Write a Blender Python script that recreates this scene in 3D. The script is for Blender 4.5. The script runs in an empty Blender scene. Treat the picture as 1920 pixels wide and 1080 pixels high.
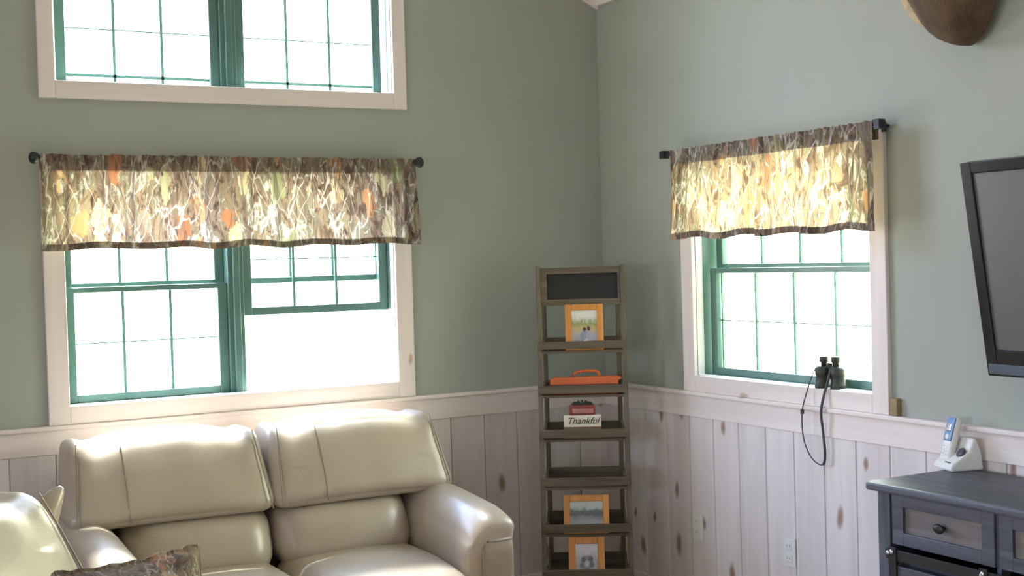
import bpy, bmesh, math, random
from mathutils import Vector, Matrix, noise
random.seed(7)
C = bpy.context.scene.collection
sc = bpy.context.scene
PI = math.pi

# ------------------------------------------------------------------ camera
cam_d = bpy.data.cameras.new('camera'); cam = bpy.data.objects.new('camera', cam_d); C.objects.link(cam)
cam_d.sensor_width = 36.0; cam_d.lens = 36.0 * 2443.667 / 1920.0; cam_d.clip_start = 0.05
Rw = Matrix(((0.8750795464442234, -0.48312997753227055, -0.02865680032103705),
             (-0.035263022994020427, -0.0045935361286971645, -0.999367509295333),
             (0.48269276626472785, 0.8755365921739092, -0.021056333018896478)))   # rows: right, down, forward
right, down, fwd = Rw[0], Rw[1], Rw[2]
M = Matrix((right, -down, -fwd)).transposed().to_4x4()
M.translation = Vector((-3.42094738, -5.29028534, 1.59358465))
cam.matrix_world = M
sc.camera = cam

# ------------------------------------------------------------------ exposure, world, sun
sc.view_settings.view_transform = 'Standard'; sc.view_settings.look = 'None'
sc.view_settings.gamma = 1.0; sc.view_settings.use_curve_mapping = False
sc.view_settings.exposure = 0.33
WORLD_STRENGTH = 11.0
w = bpy.data.worlds.new('daylight'); sc.world = w; w.use_nodes = True
nt = w.node_tree; nt.nodes.clear()
def wn(t, **k):
    n = nt.nodes.new(t)
    for a, b in k.items(): setattr(n, a, b)
    return n
tc = wn('ShaderNodeTexCoord'); sp = wn('ShaderNodeSeparateXYZ'); nt.links.new(tc.outputs['Generated'], sp.inputs[0])
mr = wn('ShaderNodeMapRange'); mr.inputs[1].default_value = -0.05; mr.inputs[2].default_value = 0.35
nt.links.new(sp.outputs['Z'], mr.inputs[0])
m1 = wn('ShaderNodeMix', data_type='RGBA'); nt.links.new(mr.outputs[0], m1.inputs['Factor'])
m1.inputs['A'].default_value = (0.82, 0.80, 0.80, 1); m1.inputs['B'].default_value = (0.74, 0.91, 1.46, 1)
gx = wn('ShaderNodeMapRange'); gx.inputs[1].default_value = 0.15; gx.inputs[2].default_value = 0.6
nt.links.new(sp.outputs['X'], gx.inputs[0])
gz = wn('ShaderNodeMapRange'); gz.inputs[1].default_value = 0.75; gz.inputs[2].default_value = 0.25
nt.links.new(sp.outputs['Z'], gz.inputs[0])
gm = wn('ShaderNodeMath', operation='MULTIPLY'); nt.links.new(gx.outputs[0], gm.inputs[0]); nt.links.new(gz.outputs[0], gm.inputs[1])
m2 = wn('ShaderNodeMix', data_type='RGBA'); nt.links.new(gm.outputs[0], m2.inputs['Factor'])
nt.links.new(m1.outputs['Result'], m2.inputs['A']); m2.inputs['B'].default_value = (2.45, 2.5, 1.75, 1)
ym = wn('ShaderNodeMapRange'); ym.inputs[1].default_value = -0.7; ym.inputs[2].default_value = 0.2; ym.inputs[3].default_value = 0.16; ym.inputs[4].default_value = 1.25
nt.links.new(sp.outputs['Y'], ym.inputs[0])
m3 = wn('ShaderNodeMix', data_type='RGBA', blend_type='MULTIPLY'); m3.inputs['Factor'].default_value = 1.0
nt.links.new(m2.outputs['Result'], m3.inputs['A']); nt.links.new(ym.outputs[0], m3.inputs['B'])
bg = wn('ShaderNodeBackground'); bg.inputs['Strength'].default_value = WORLD_STRENGTH
nt.links.new(m3.outputs['Result'], bg.inputs['Color'])
wo = wn('ShaderNodeOutputWorld'); nt.links.new(bg.outputs[0], wo.inputs['Surface'])

sun_d = bpy.data.lights.new('sun', 'SUN'); sun_d.energy = 55.0; sun_d.angle = 0.09; sun_d.color = (1.0, 0.98, 0.97)
sun = bpy.data.objects.new('sun', sun_d); C.objects.link(sun)
SUN_DIR = Vector((-0.15, -1.0, -1.9))        # travels in over the sofa wall
sun.rotation_euler = SUN_DIR.to_track_quat('-Z', 'Y').to_euler(); sun.location = (0, 4, 6)

def portal(name, loc, rot, sx, sy):
    l = bpy.data.lights.new(name, 'AREA'); l.shape = 'RECTANGLE'; l.size = sx; l.size_y = sy; l.cycles.is_portal = True
    o = bpy.data.objects.new(name, l); C.objects.link(o); o.location = loc; o.rotation_euler = rot
portal('sky_portal_low', (-1.795, 0.16, 1.52), (-PI/2, 0, 0), 1.5, 1.0)
portal('sky_portal_high', (-1.795, 0.16, 2.78), (-PI/2, 0, 0), 1.5, 1.0)
portal('sky_portal_side', (0.16, -1.265, 1.52), (-PI/2, 0, -PI/2), 1.2, 1.0)

# ------------------------------------------------------------------ materials
def material(name):
    m = bpy.data.materials.new(name); m.use_nodes = True
    return m, m.node_tree, m.node_tree.nodes['Principled BSDF']
def add(nt, t, **k):
    n = nt.nodes.new(t)
    for a, b in k.items(): setattr(n, a, b)
    return n
def plain(name, col, rough=0.5, metal=0.0, var=0.06, scale=12.0, bump=0.0, bscale=200.0, coat=0.0, spec=0.5):
    m, nt, b = material(name)
    tc = add(nt, 'ShaderNodeTexCoord'); n = add(nt, 'ShaderNodeTexNoise'); n.inputs['Scale'].default_value = scale
    n.inputs['Detail'].default_value = 4
    nt.links.new(tc.outputs['Object'], n.inputs['Vector'])
    r = add(nt, 'ShaderNodeValToRGB')
    r.color_ramp.elements[0].position = .3; r.color_ramp.elements[1].position = .7
    r.color_ramp.elements[0].color = tuple(c*(1-var) for c in col) + (1,)
    r.color_ramp.elements[1].color = tuple(min(1, c*(1+var)) for c in col) + (1,)
    nt.links.new(n.outputs['Fac'], r.inputs['Fac']); nt.links.new(r.outputs['Color'], b.inputs['Base Color'])
    b.inputs['Roughness'].default_value = rough; b.inputs['Metallic'].default_value = metal
    b.inputs['Coat Weight'].default_value = coat; b.inputs['Coat Roughness'].default_value = .16; b.inputs['Specular IOR Level'].default_value = spec
    if bump:
        n2 = add(nt, 'ShaderNodeTexNoise'); n2.inputs['Scale'].default_value = bscale; n2.inputs['Detail'].default_value = 3
        nt.links.new(tc.outputs['Object'], n2.inputs['Vector'])
        bp = add(nt, 'ShaderNodeBump'); bp.inputs['Strength'].default_value = bump; bp.inputs['Distance'].default_value = .01
        nt.links.new(n2.outputs['Fac'], bp.inputs['Height']); nt.links.new(bp.outputs['Normal'], b.inputs['Normal'])
    return m

def ramp(nt, stops):
    r = add(nt, 'ShaderNodeValToRGB'); cr = r.color_ramp
    while len(cr.elements) < len(stops): cr.elements.new(0.5)
    for e, (p, c) in zip(cr.elements, stops):
        e.position = p; e.color = tuple(c) + (1,)
    return r

def wood(name, light, dark, knot=None, axis='Z', rough=0.6, plank=0.0, plank_off=0.0, streak=14.0, tint=0.10, knot_amt=0.5):
    """procedural boards: stretched grain along axis, per-plank tone along X, scattered dark knots"""
    m, nt, b = material(name)
    L = nt.links.new
    tc = add(nt, 'ShaderNodeTexCoord'); mp = add(nt, 'ShaderNodeMapping')
    s = {'X': (.06, 1, 1), 'Y': (1, .06, 1), 'Z': (1, 1, .06)}[axis]
    mp.inputs['Scale'].default_value = s; L(tc.outputs['Object'], mp.inputs['Vector'])
    vec = mp.outputs['Vector']
    sep = None
    if plank:
        sep = add(nt, 'ShaderNodeSeparateXYZ'); L(tc.outputs['Object'], sep.inputs[0])
        a = add(nt, 'ShaderNodeMath', operation='ADD'); a.inputs[1].default_value = plank_off; L(sep.outputs['X'], a.inputs[0])
        d = add(nt, 'ShaderNodeMath', operation='DIVIDE'); d.inputs[1].default_value = plank; L(a.outputs[0], d.inputs[0])
        f = add(nt, 'ShaderNodeMath', operation='FLOOR'); L(d.outputs[0], f.inputs[0])
        wn_ = add(nt, 'ShaderNodeTexWhiteNoise', noise_dimensions='1D'); L(f.outputs[0], wn_.inputs['W'])
        off = add(nt, 'ShaderNodeVectorMath', operation='MULTIPLY_ADD'); L(wn_.outputs['Color'], off.inputs[0])
        off.inputs[1].default_value = (9, 9, 9); L(vec, off.inputs[2]); vec = off.outputs[0]
    n = add(nt, 'ShaderNodeTexNoise'); n.inputs['Scale'].default_value = streak; n.inputs['Detail'].default_value = 6
    n.inputs['Roughness'].default_value = .6; n.inputs['Distortion'].default_value = .6
    L(vec, n.inputs['Vector'])
    r = ramp(nt, [(.32, dark), (.68, light)]); L(n.outputs['Fac'], r.inputs['Fac'])
    col = r.outputs['Color']
    if plank:
        hs = add(nt, 'ShaderNodeHueSaturation'); L(col, hs.inputs['Color'])
        mv = add(nt, 'ShaderNodeMapRange'); mv.inputs[3].default_value = 1 - tint; mv.inputs[4].default_value = 1 + tint
        L(wn_.outputs['Value'], mv.inputs[0]); L(mv.outputs[0], hs.inputs['Value']); col = hs.outputs['Color']
    if knot:
        mk = add(nt, 'ShaderNodeMapping'); mk.inputs['Scale'].default_value = {'X': (2.6, 6, 6), 'Z': (6, 6, 2.6), 'Y': (6, 2.6, 6)}[axis]
        nz = add(nt, 'ShaderNodeTexNoise'); nz.inputs['Scale'].default_value = 7
        L(tc.outputs['Object'], nz.inputs['Vector'])
        dv = add(nt, 'ShaderNodeVectorMath', operation='MULTIPLY_ADD'); L(nz.outputs['Color'], dv.inputs[0]); dv.inputs[1].default_value = (.03, .03, .03)
        L(tc.outputs['Object'], dv.inputs[2]); L(dv.outputs[0], mk.inputs['Vector'])
        ks = add(nt, 'ShaderNodeSeparateXYZ'); kc = add(nt, 'ShaderNodeCombineXYZ'); L(mk.outputs[0], ks.inputs[0]); L(ks.outputs['X'], kc.inputs['X']); L(ks.outputs['Z'], kc.inputs['Y'])
        v = add(nt, 'ShaderNodeTexVoronoi', voronoi_dimensions='2D'); v.inputs['Scale'].default_value = 1.0; v.inputs['Randomness'].default_value = .9
        L(kc.outputs[0], v.inputs['Vector'])
        # random choice which cells carry a knot
        sv = add(nt, 'ShaderNodeSeparateColor'); L(v.outputs['Color'], sv.inputs[0])
        ch = add(nt, 'ShaderNodeMath', operation='GREATER_THAN'); ch.inputs[1].default_value = 1 - knot_amt; L(sv.outputs['Red'], ch.inputs[0])
        sz = add(nt, 'ShaderNodeMapRange'); sz.inputs[3].default_value = .07; sz.inputs[4].default_value = .17; L(sv.outputs['Green'], sz.inputs[0])
        rel = add(nt, 'ShaderNodeMath', operation='DIVIDE'); L(v.outputs['Distance'], rel.inputs[0]); L(sz.outputs[0], rel.inputs[1])
        rk = ramp(nt, [(0.0, (1, 1, 1)), (.55, (.75, .75, .75)), (1.0, (0, 0, 0))]); L(rel.outputs[0], rk.inputs['Fac'])
        am = add(nt, 'ShaderNodeMath', operation='MULTIPLY'); L(rk.outputs['Color'], am.inputs[0]); L(ch.outputs[0], am.inputs[1])
        mx = add(nt, 'ShaderNodeMix', data_type='RGBA'); L(am.outputs[0], mx.inputs['Factor']); L(col, mx.inputs['A']); mx.inputs['B'].default_value = tuple(knot) + (1,)
        col = mx.outputs['Result']
    L(col, b.inputs['Base Color']); b.inputs['Roughness'].default_value = rough
    bp = add(nt, 'ShaderNodeBump'); bp.inputs['Strength'].default_value = .12; bp.inputs['Distance'].default_value = .004
    L(n.outputs['Fac'], bp.inputs['Height']); L(bp.outputs['Normal'], b.inputs['Normal'])
    return m

def camo(name, translucent=0.0):
    """woodland print: bark greys, dead leaves, pale crooked twigs"""
    m, nt, b = material(name); L = nt.links.new
    tc = add(nt, 'ShaderNodeTexCoord'); mp = add(nt, 'ShaderNodeMapping'); mp.inputs['Scale'].default_value = (1, 1, .5)
    L(tc.outputs['Object'], mp.inputs['Vector'])
    n = add(nt, 'ShaderNodeTexNoise'); n.inputs['Scale'].default_value = 21; n.inputs['Detail'].default_value = 7; n.inputs['Roughness'].default_value = .62; n.inputs['Distortion'].default_value = .9
    L(mp.outputs[0], n.inputs['Vector'])
    r = ramp(nt, [(.30, (.025, .018, .015)), (.41, (.095, .060, .042)), (.49, (.21, .145, .10)), (.56, (.13, .115, .075)), (.67, (.50, .44, .38))])
    L(n.outputs['Fac'], r.inputs['Fac'])
    # leaves
    nd = add(nt, 'ShaderNodeVectorMath', operation='MULTIPLY_ADD'); L(n.outputs['Color'], nd.inputs[0]); nd.inputs[1].default_value = (.08, .08, .08); L(mp.outputs[0], nd.inputs[2])
    v = add(nt, 'ShaderNodeTexVoronoi'); v.inputs['Scale'].default_value = 15; L(nd.outputs[0], v.inputs['Vector'])
    sv = add(nt, 'ShaderNodeSeparateColor'); L(v.outputs['Color'], sv.inputs[0])
    lc = ramp(nt, [(0.0, (.26, .10, .05)), (.35, (.36, .19, .09)), (.65, (.44, .35, .22)), (1.0, (.17, .18, .09))]); L(sv.outputs['Green'], lc.inputs['Fac'])
    gt = add(nt, 'ShaderNodeMath', operation='GREATER_THAN'); gt.inputs[1].default_value = .58; L(sv.outputs['Red'], gt.inputs[0])
    lt = add(nt, 'ShaderNodeMath', operation='LESS_THAN'); lt.inputs[1].default_value = .50; L(v.outputs['Distance'], lt.inputs[0])
    lm = add(nt, 'ShaderNodeMath', operation='MULTIPLY'); L(gt.outputs[0], lm.inputs[0]); L(lt.outputs[0], lm.inputs[1])
    mx = add(nt, 'ShaderNodeMix', data_type='RGBA'); L(lm.outputs[0], mx.inputs['Factor']); L(r.outputs['Color'], mx.inputs['A']); L(lc.outputs['Color'], mx.inputs['B'])
    # sticks: contour lines of strongly stretched noise, leaning both ways
    def twig(scale, width, off, lean, zs=.14):
        mp2 = add(nt, 'ShaderNodeMapping'); mp2.inputs['Scale'].default_value = (1, 1, zs); mp2.vector_type = 'POINT'
        rt = add(nt, 'ShaderNodeMapping'); rt.inputs['Rotation'].default_value = (0, lean, 0); L(tc.outputs['Object'], rt.inputs['Vector']); L(rt.outputs[0], mp2.inputs['Vector'])
        q = add(nt, 'ShaderNodeTexNoise'); q.inputs['Scale'].default_value = scale; q.inputs['Detail'].default_value = 3; q.inputs['Roughness'].default_value = .4
        ad = add(nt, 'ShaderNodeVectorMath', operation='ADD'); ad.inputs[1].default_value = (off, off*2, off); L(mp2.outputs[0], ad.inputs[0]); L(ad.outputs[0], q.inputs['Vector'])
        s = add(nt, 'ShaderNodeMath', operation='SUBTRACT'); s.inputs[1].default_value = .5; L(q.outputs['Fac'], s.inputs[0])
        a = add(nt, 'ShaderNodeMath', operation='ABSOLUTE'); L(s.outputs[0], a.inputs[0])
        t = add(nt, 'ShaderNodeMapRange'); t.inputs[1].default_value = width*.5; t.inputs[2].default_value = width*1.5; t.inputs[3].default_value = .6; t.inputs[4].default_value = 0; L(a.outputs[0], t.inputs[0])
        return t.outputs[0]
    cur = mx.outputs['Result']
    for fac, c in ((twig(17, .03, 6, .10), (.10, .07, .055, 1)), (twig(13, .010, 3, -.38, .2), (.50, .45, .39, 1)), (twig(17, .008, 8, .33, .24), (.44, .39, .34, 1)), (twig(22, .012, 5, -.12), (.04, .03, .025, 1))):
        m4 = add(nt, 'ShaderNodeMix', data_type='RGBA'); L(fac, m4.inputs['Factor']); L(cur, m4.inputs['A']); m4.inputs['B'].default_value = c; cur = m4.outputs['Result']
    col = m4.outputs['Result']
    L(col, b.inputs['Base Color']); b.inputs['Roughness'].default_value = .75
    if translucent:
        out = nt.nodes['Material Output']
        tr = add(nt, 'ShaderNodeBsdfTranslucent'); L(col, tr.inputs['Color'])
        ms = add(nt, 'ShaderNodeMixShader'); ms.inputs['Fac'].default_value = translucent
        L(b.outputs[0], ms.inputs[1]); L(tr.outputs[0], ms.inputs[2]); L(ms.outputs[0], out.inputs['Surface'])
    return m

def glass(name):
    m = bpy.data.materials.new(name); m.use_nodes = True; nt = m.node_tree; nt.nodes.clear(); L = nt.links.new
    t = add(nt, 'ShaderNodeBsdfTransparent'); t.inputs['Color'].default_value = (.95, .97, .96, 1)
    g = add(nt, 'ShaderNodeBsdfGlossy'); g.inputs['Roughness'].default_value = .02
    lw = add(nt, 'ShaderNodeLayerWeight'); lw.inputs['Blend'].default_value = .12
    n = add(nt, 'ShaderNodeTexNoise'); n.inputs['Scale'].default_value = 3
    mu = add(nt, 'ShaderNodeMath', operation='MULTIPLY'); mu.inputs[1].default_value = .5; L(lw.outputs['Fresnel'], mu.inputs[0])
    ms = add(nt, 'ShaderNodeMixShader'); L(mu.outputs[0], ms.inputs['Fac']); L(t.outputs[0], ms.inputs[1]); L(g.outputs[0], ms.inputs[2])
    o = add(nt, 'ShaderNodeOutputMaterial'); L(ms.outputs[0], o.inputs['Surface'])
    return m

def photo(name, stops, spots, scale=9.0):
    """a small printed picture: soft horizontal bands with blotches. spots: (x, z, radius, colour) in object metres"""
    m, nt, b = material(name); L = nt.links.new
    tc = add(nt, 'ShaderNodeTexCoord'); sp = add(nt, 'ShaderNodeSeparateXYZ'); L(tc.outputs['Generated'], sp.inputs[0])
    n = add(nt, 'ShaderNodeTexNoise'); n.inputs['Scale'].default_value = scale; n.inputs['Detail'].default_value = 4; L(tc.outputs['Generated'], n.inputs['Vector'])
    ma = add(nt, 'ShaderNodeMath', operation='MULTIPLY_ADD'); ma.inputs[1].default_value = .35; L(n.outputs['Fac'], ma.inputs[0]); L(sp.outputs['Z'], ma.inputs[2])
    sb = add(nt, 'ShaderNodeMath', operation='SUBTRACT'); sb.inputs[1].default_value = .17; L(ma.outputs[0], sb.inputs[0])
    r = ramp(nt, stops); L(sb.outputs[0], r.inputs['Fac']); col = r.outputs['Color']
    for (x, z, rad, c) in spots:
        dv = add(nt, 'ShaderNodeVectorMath', operation='DISTANCE'); cm = add(nt, 'ShaderNodeCombineXYZ')
        L(sp.outputs['X'], cm.inputs['X']); L(sp.outputs['Z'], cm.inputs['Z']); L(cm.outputs[0], dv.inputs[0]); dv.inputs[1].default_value = (x, 0, z)
        mr = add(nt, 'ShaderNodeMapRange'); mr.inputs[1].default_value = rad*.7; mr.inputs[2].default_value = rad; mr.inputs[3].default_value = 1; mr.inputs[4].default_value = 0
        L(dv.outputs['Value'], mr.inputs[0])
        mx = add(nt, 'ShaderNodeMix', data_type='RGBA'); L(mr.outputs[0], mx.inputs['Factor']); L(col, mx.inputs['A']); mx.inputs['B'].default_value = tuple(c) + (1,)
        col = mx.outputs['Result']
    L(col, b.inputs['Base Color']); b.inputs['Roughness'].default_value = .25
    return m

MAT = {
 'paint': plain('sage_paint', (.375, .40, .36), .75, var=.02, scale=3, bump=.05, bscale=300),
 'ceil': plain('ceiling_white', (.70, .66, .58), .7, var=.03),
 'trim': wood('whitewashed_trim', (.86, .79, .765), (.76, .68, .65), knot=(.50, .36, .25), axis='X', knot_amt=.10),
 'trimv': wood('whitewashed_trim_upright', (.86, .79, .765), (.76, .68, .65), knot=(.50, .36, .25), axis='Z', knot_amt=.10),
 'plank': wood('whitewashed_pine_planks', (.82, .77, .765), (.66, .595, .58), knot=(.27, .17, .11), axis='Z', plank=.1705, plank_off=.1645, streak=9, knot_amt=.45, tint=.07),
 'floor': wood('oak_floor', (.45, .30, .18), (.26, .16, .09), axis='Y', plank=.12, rough=.4),
 'white': plain('white_vinyl', (.78, .78, .75), .5, var=.02),
 'green': plain('green_window_frame', (.095, .195, .172), .35, var=.05, scale=20),
 'black': plain('black_iron', (.012, .012, .013), .45, var=.2),
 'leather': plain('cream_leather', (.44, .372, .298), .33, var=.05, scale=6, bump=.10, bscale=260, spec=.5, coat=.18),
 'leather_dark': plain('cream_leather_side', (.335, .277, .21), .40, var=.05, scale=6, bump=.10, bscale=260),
 'pipe': plain('leather_seam', (.28, .235, .185), .5),
 'camo_t': camo('woodland_print_curtain', .55),
 'camo_d': camo('woodland_print_doubled', .08),
 'camo': camo('woodland_print_pillow'),
 'glass': glass('window_glass'),
 'shelfwood': wood('weathered_grey_brown_wood', (.185, .15, .108), (.095, .078, .052), axis='Z', rough=.8, streak=30),
 'shelfwoodx': wood('weathered_grey_brown_slats', (.175, .14, .10), (.085, .068, .047), axis='X', rough=.8, streak=30),
 'chalk': plain('chalkboard', (.014, .014, .016), .7, var=.25, scale=8),
 'orangewood': wood('honey_orange_wood', (.72, .32, .075), (.52, .20, .04), axis='Z', rough=.4, streak=20),
 'orange': plain('orange_painted', (.62, .13, .035), .45, var=.12),
 'red': plain('barn_red', (.22, .045, .035), .6, var=.2),
 'redlight': plain('faded_red_lettering', (.48, .20, .17), .6, var=.2),
 'signwhite': plain('white_painted_sign', (.75, .70, .60), .6, var=.05),
 'signwood': plain('brown_block', (.20, .11, .06), .7, var=.2),
 'ink': plain('dark_lettering', (.03, .028, .022), .6),
 'charcoal': wood('charcoal_stained_oak', (.105, .115, .145), (.042, .046, .060), axis='X', rough=.45, streak=26),
 'charcoalv': wood('charcoal_stained_oak_upright', (.105, .115, .145), (.042, .046, .060), axis='Z', rough=.45, streak=26),
 'greyoak': wood('grey_washed_panel', (.25, .22, .21), (.11, .10, .10), axis='X', rough=.55, streak=22),
 'tvblack': plain('tv_gloss_black', (.010, .011, .012), .22, var=.1),
 'tvstrip': plain('tv_bluegrey_strip', (.09, .115, .15), .3, var=.05),
 'screen': plain('tv_screen', (.085, .080, .084), .42, var=.02, spec=1.0),
 'phone': plain('phone_white', (.80, .80, .78), .35, var=.02),
 'phoneblue': plain('phone_blue_face', (.20, .36, .62), .25, var=.15),
 'phonedark': plain('phone_speaker', (.06, .06, .09), .5, var=.3, scale=60),
 'silver': plain('silver', (.75, .76, .78), .25, metal=.8),
 'bino': plain('binocular_armour', (.030, .034, .024), .5, var=.25, scale=30, bump=.2),
 'strap': plain('strap_dark_grey', (.06, .065, .075), .7),
 'brass': plain('brown_block_wood', (.28, .20, .09), .55, var=.2),
 'bolt': plain('steel_bolt', (.65, .66, .7), .3, metal=.9),
 'lens': plain('lens_glass', (.02, .03, .05), .05),
}

def fur():
    m, nt, b = material('short_brown_fur'); L = nt.links.new
    tc = add(nt, 'ShaderNodeTexCoord'); mp = add(nt, 'ShaderNodeMapping'); mp.inputs['Scale'].default_value = (1, 1, .3); L(tc.outputs['Object'], mp.inputs[0])
    n = add(nt, 'ShaderNodeTexNoise'); n.inputs['Scale'].default_value = 9; n.inputs['Detail'].default_value = 6; L(mp.outputs[0], n.inputs['Vector'])
    r = ramp(nt, [(.3, (.075, .045, .025)), (.5, (.15, .092, .05)), (.7, (.25, .165, .095))]); L(n.outputs['Fac'], r.inputs['Fac'])
    L(r.outputs['Color'], b.inputs['Base Color']); b.inputs['Roughness'].default_value = .8
    n2 = add(nt, 'ShaderNodeTexNoise'); n2.inputs['Scale'].default_value = 160; L(mp.outputs[0], n2.inputs['Vector'])
    bp = add(nt, 'ShaderNodeBump'); bp.inputs['Strength'].default_value = .5; bp.inputs['Distance'].default_value = .01; L(n2.outputs['Fac'], bp.inputs['Height']); L(bp.outputs['Normal'], b.inputs['Normal'])
    return m
MAT['fur'] = fur()
MAT['paleFur'] = plain('pale_cream_fur', (.52, .40, .26), .9, var=.2, scale=30, bump=.3)

# ------------------------------------------------------------------ builders
def box(bm, x0, x1, y0, y1, z0, z1):
    v = [bm.verts.new(p) for p in ((x0,y0,z0),(x1,y0,z0),(x1,y1,z0),(x0,y1,z0),(x0,y0,z1),(x1,y0,z1),(x1,y1,z1),(x0,y1,z1))]
    for f in ((0,3,2,1),(4,5,6,7),(0,1,5,4),(1,2,6,5),(2,3,7,6),(3,0,4,7)): bm.faces.new([v[i] for i in f])
    return v
def bar(bm, a, b, wx, wy, up=(0,0,1)):
    """box beam from a to b, section wx (sideways) by wy (along up)"""
    a, b = Vector(a), Vector(b); d = (b-a).normalized(); s = d.cross(Vector(up)).normalized(); u = s.cross(d)
    v = []
    for p in (a, b):
        for i, j in ((-1,-1),(1,-1),(1,1),(-1,1)): v.append(bm.verts.new(p + s*i*wx/2 + u*j*wy/2))
    for f in ((3,2,1,0),(4,5,6,7),(0,1,5,4),(1,2,6,5),(2,3,7,6),(3,0,4,7)): bm.faces.new([v[i] for i in f])
def tube(bm, pts, r, n=10, close=False, caps=True):
    pts = [Vector(p) for p in pts]; rings = []; N = len(pts)
    for i, p in enumerate(pts):
        if close: d = (pts[(i+1) % N] - pts[i-1]).normalized()
        else: d = (pts[min(i+1, N-1)] - pts[max(i-1, 0)]).normalized()
        ref = Vector((0,0,1)) if abs(d.z) < .9 else Vector((1,0,0))
        s = d.cross(ref).normalized(); u = s.cross(d)
        rr = r[i] if isinstance(r, (list, tuple)) else r
        rings.append([bm.verts.new(p + s*rr*math.cos(2*PI*k/n) + u*rr*math.sin(2*PI*k/n)) for k in range(n)])
    for i in range(N if close else N-1):
        A, B = rings[i], rings[(i+1) % N]
        for k in range(n): bm.faces.new((A[k], A[(k+1)%n], B[(k+1)%n], B[k]))
    if caps and not close:
        bm.faces.new(rings[0][::-1]); bm.faces.new(rings[-1])
def lathe(bm, prof, n=20, mat=Matrix.Identity(4)):
    rings = []
    for r, z in prof: rings.append([bm.verts.new(mat @ Vector((r*math.cos(2*PI*k/n), r*math.sin(2*PI*k/n), z))) for k in range(n)])
    for A, B in zip(rings, rings[1:]):
        for k in range(n): bm.faces.new((A[k], A[(k+1)%n], B[(k+1)%n], B[k]))
    bm.faces.new(rings[0][::-1]); bm.faces.new(rings[-1])
def prism(bm, poly, y0, y1):
    """polygon in (x, z) pushed from y0 to y1"""
    a = [bm.verts.new((x, y0, z)) for x, z in poly]; b = [bm.verts.new((x, y1, z)) for x, z in poly]
    bm.faces.new(a[::-1]) if False else bm.faces.new(a); bm.faces.new(b[::-1]); n = len(poly)
    for i in range(n): bm.faces.new((a[i], b[i], b[(i+1)%n], a[(i+1)%n]))
def softbox(x0, x1, y0, y1, z0, z1, r, puff=(0,0,0), n=14, fn=None, wr=0.0, seed=0):
    bm = bmesh.new(); bmesh.ops.create_cube(bm, size=2.0)
    bmesh.ops.subdivide_edges(bm, edges=bm.edges[:], cuts=n, use_grid_fill=True)
    h = Vector(((x1-x0)/2, (y1-y0)/2, (z1-z0)/2)); c = Vector(((x0+x1)/2, (y0+y1)/2, (z0+z1)/2))
    r = min(r, h.x, h.y, h.z)
    for v in bm.verts:
        p = v.co.copy()
        # spread the grid so that some rows land inside the rounded border
        p = Vector([math.copysign(abs(t)**.85, t) for t in p])
        q = Vector([max(-(h[i]-r), min(h[i]-r, p[i]*h[i])) for i in range(3)])
        d = Vector([p[i]*h[i]-q[i] for i in range(3)])
        co = q + (d.normalized()*r if d.length > 1e-9 else Vector())
        for i in range(3):
            j, k = (i+1)%3, (i+2)%3
            co[i] += puff[i]*p[i]*(1-p[j]**2)*(1-p[k]**2)
        if wr:
            e = max(0, max(abs(p.x), abs(p.z))-.45)/.55
            co += Vector((0, -1, .3)) * wr*(noise.noise(Vector((co.x*9+seed, co.z*9, seed*3.1)))*(.35+e) + .5*noise.noise(Vector((co.x*22, co.z*14+seed, 7)))*e)
        co += c
        v.co = fn(co, p) if fn else co
    bmesh.ops.recalc_face_normals(bm, faces=bm.faces[:])
    return bm
def obj(name, bm, mat, parent=None, bevel=0.0, smooth=False, subsurf=0, recalc=True):
    if recalc: bmesh.ops.recalc_face_normals(bm, faces=bm.faces[:])
    me = bpy.data.meshes.new(name); bm.to_mesh(me); bm.free()
    o = bpy.data.objects.new(name, me); C.objects.link(o); me.materials.append(MAT[mat])
    if smooth: me.polygons.foreach_set('use_smooth', [True]*len(me.polygons))
    if bevel:
        b = o.modifiers.new('bevel', 'BEVEL'); b.width = bevel; b.segments = 2; b.limit_method = 'ANGLE'; b.angle_limit = .6
    if subsurf:
        s = o.modifiers.new('subsurf', 'SUBSURF'); s.levels = subsurf; s.render_levels = subsurf
    if parent: o.parent = parent
    return o
def thing(name, label, cat, loc=(0,0,0), rotz=0.0, group=None):
    o = bpy.data.objects.new(name, None); C.objects.link(o); o.empty_display_size = .1
    o.location = loc; o.rotation_euler = (0, 0, rotz); o['label'] = label; o['category'] = cat
    if group: o['group'] = group
    return o
def tag(o, label, cat, group=None):
    o['label'] = label; o['category'] = cat
    if group: o['group'] = group
    return o
def struct(name, bm, mat, loc=(0,0,0), rotz=0.0, label=None, cat=None, **k):
    o = obj(name, bm, mat, **k); o['kind'] = 'structure'; o.location = loc; o.rotation_euler = (0,0,rotz)
    if label: o['label'] = label; o['category'] = cat
    return o
def text_mesh(body, size, depth, shear=0.0):
    cu = bpy.data.curves.new('lettering', 'FONT'); cu.body = body; cu.size = size; cu.extrude = depth; cu.align_x = 'CENTER'; cu.align_y = 'CENTER'; cu.shear = shear
    o = bpy.data.objects.new('lettering', cu); C.objects.link(o)
    bpy.context.view_layer.update()
    me = bpy.data.meshes.new_from_object(o.evaluated_get(bpy.context.evaluated_depsgraph_get()))
    bm = bmesh.new(); bm.from_mesh(me); bpy.data.objects.remove(o); bpy.data.meshes.remove(me); bpy.data.curves.remove(cu)
    return bm

# ------------------------------------------------------------------ room shell
RIDGE = -3.5
def ceil_z(x): return 2.89 + .5*(-x if x > RIDGE else (x+7.0))
LX, BY = -7.0, -8.6
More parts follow.
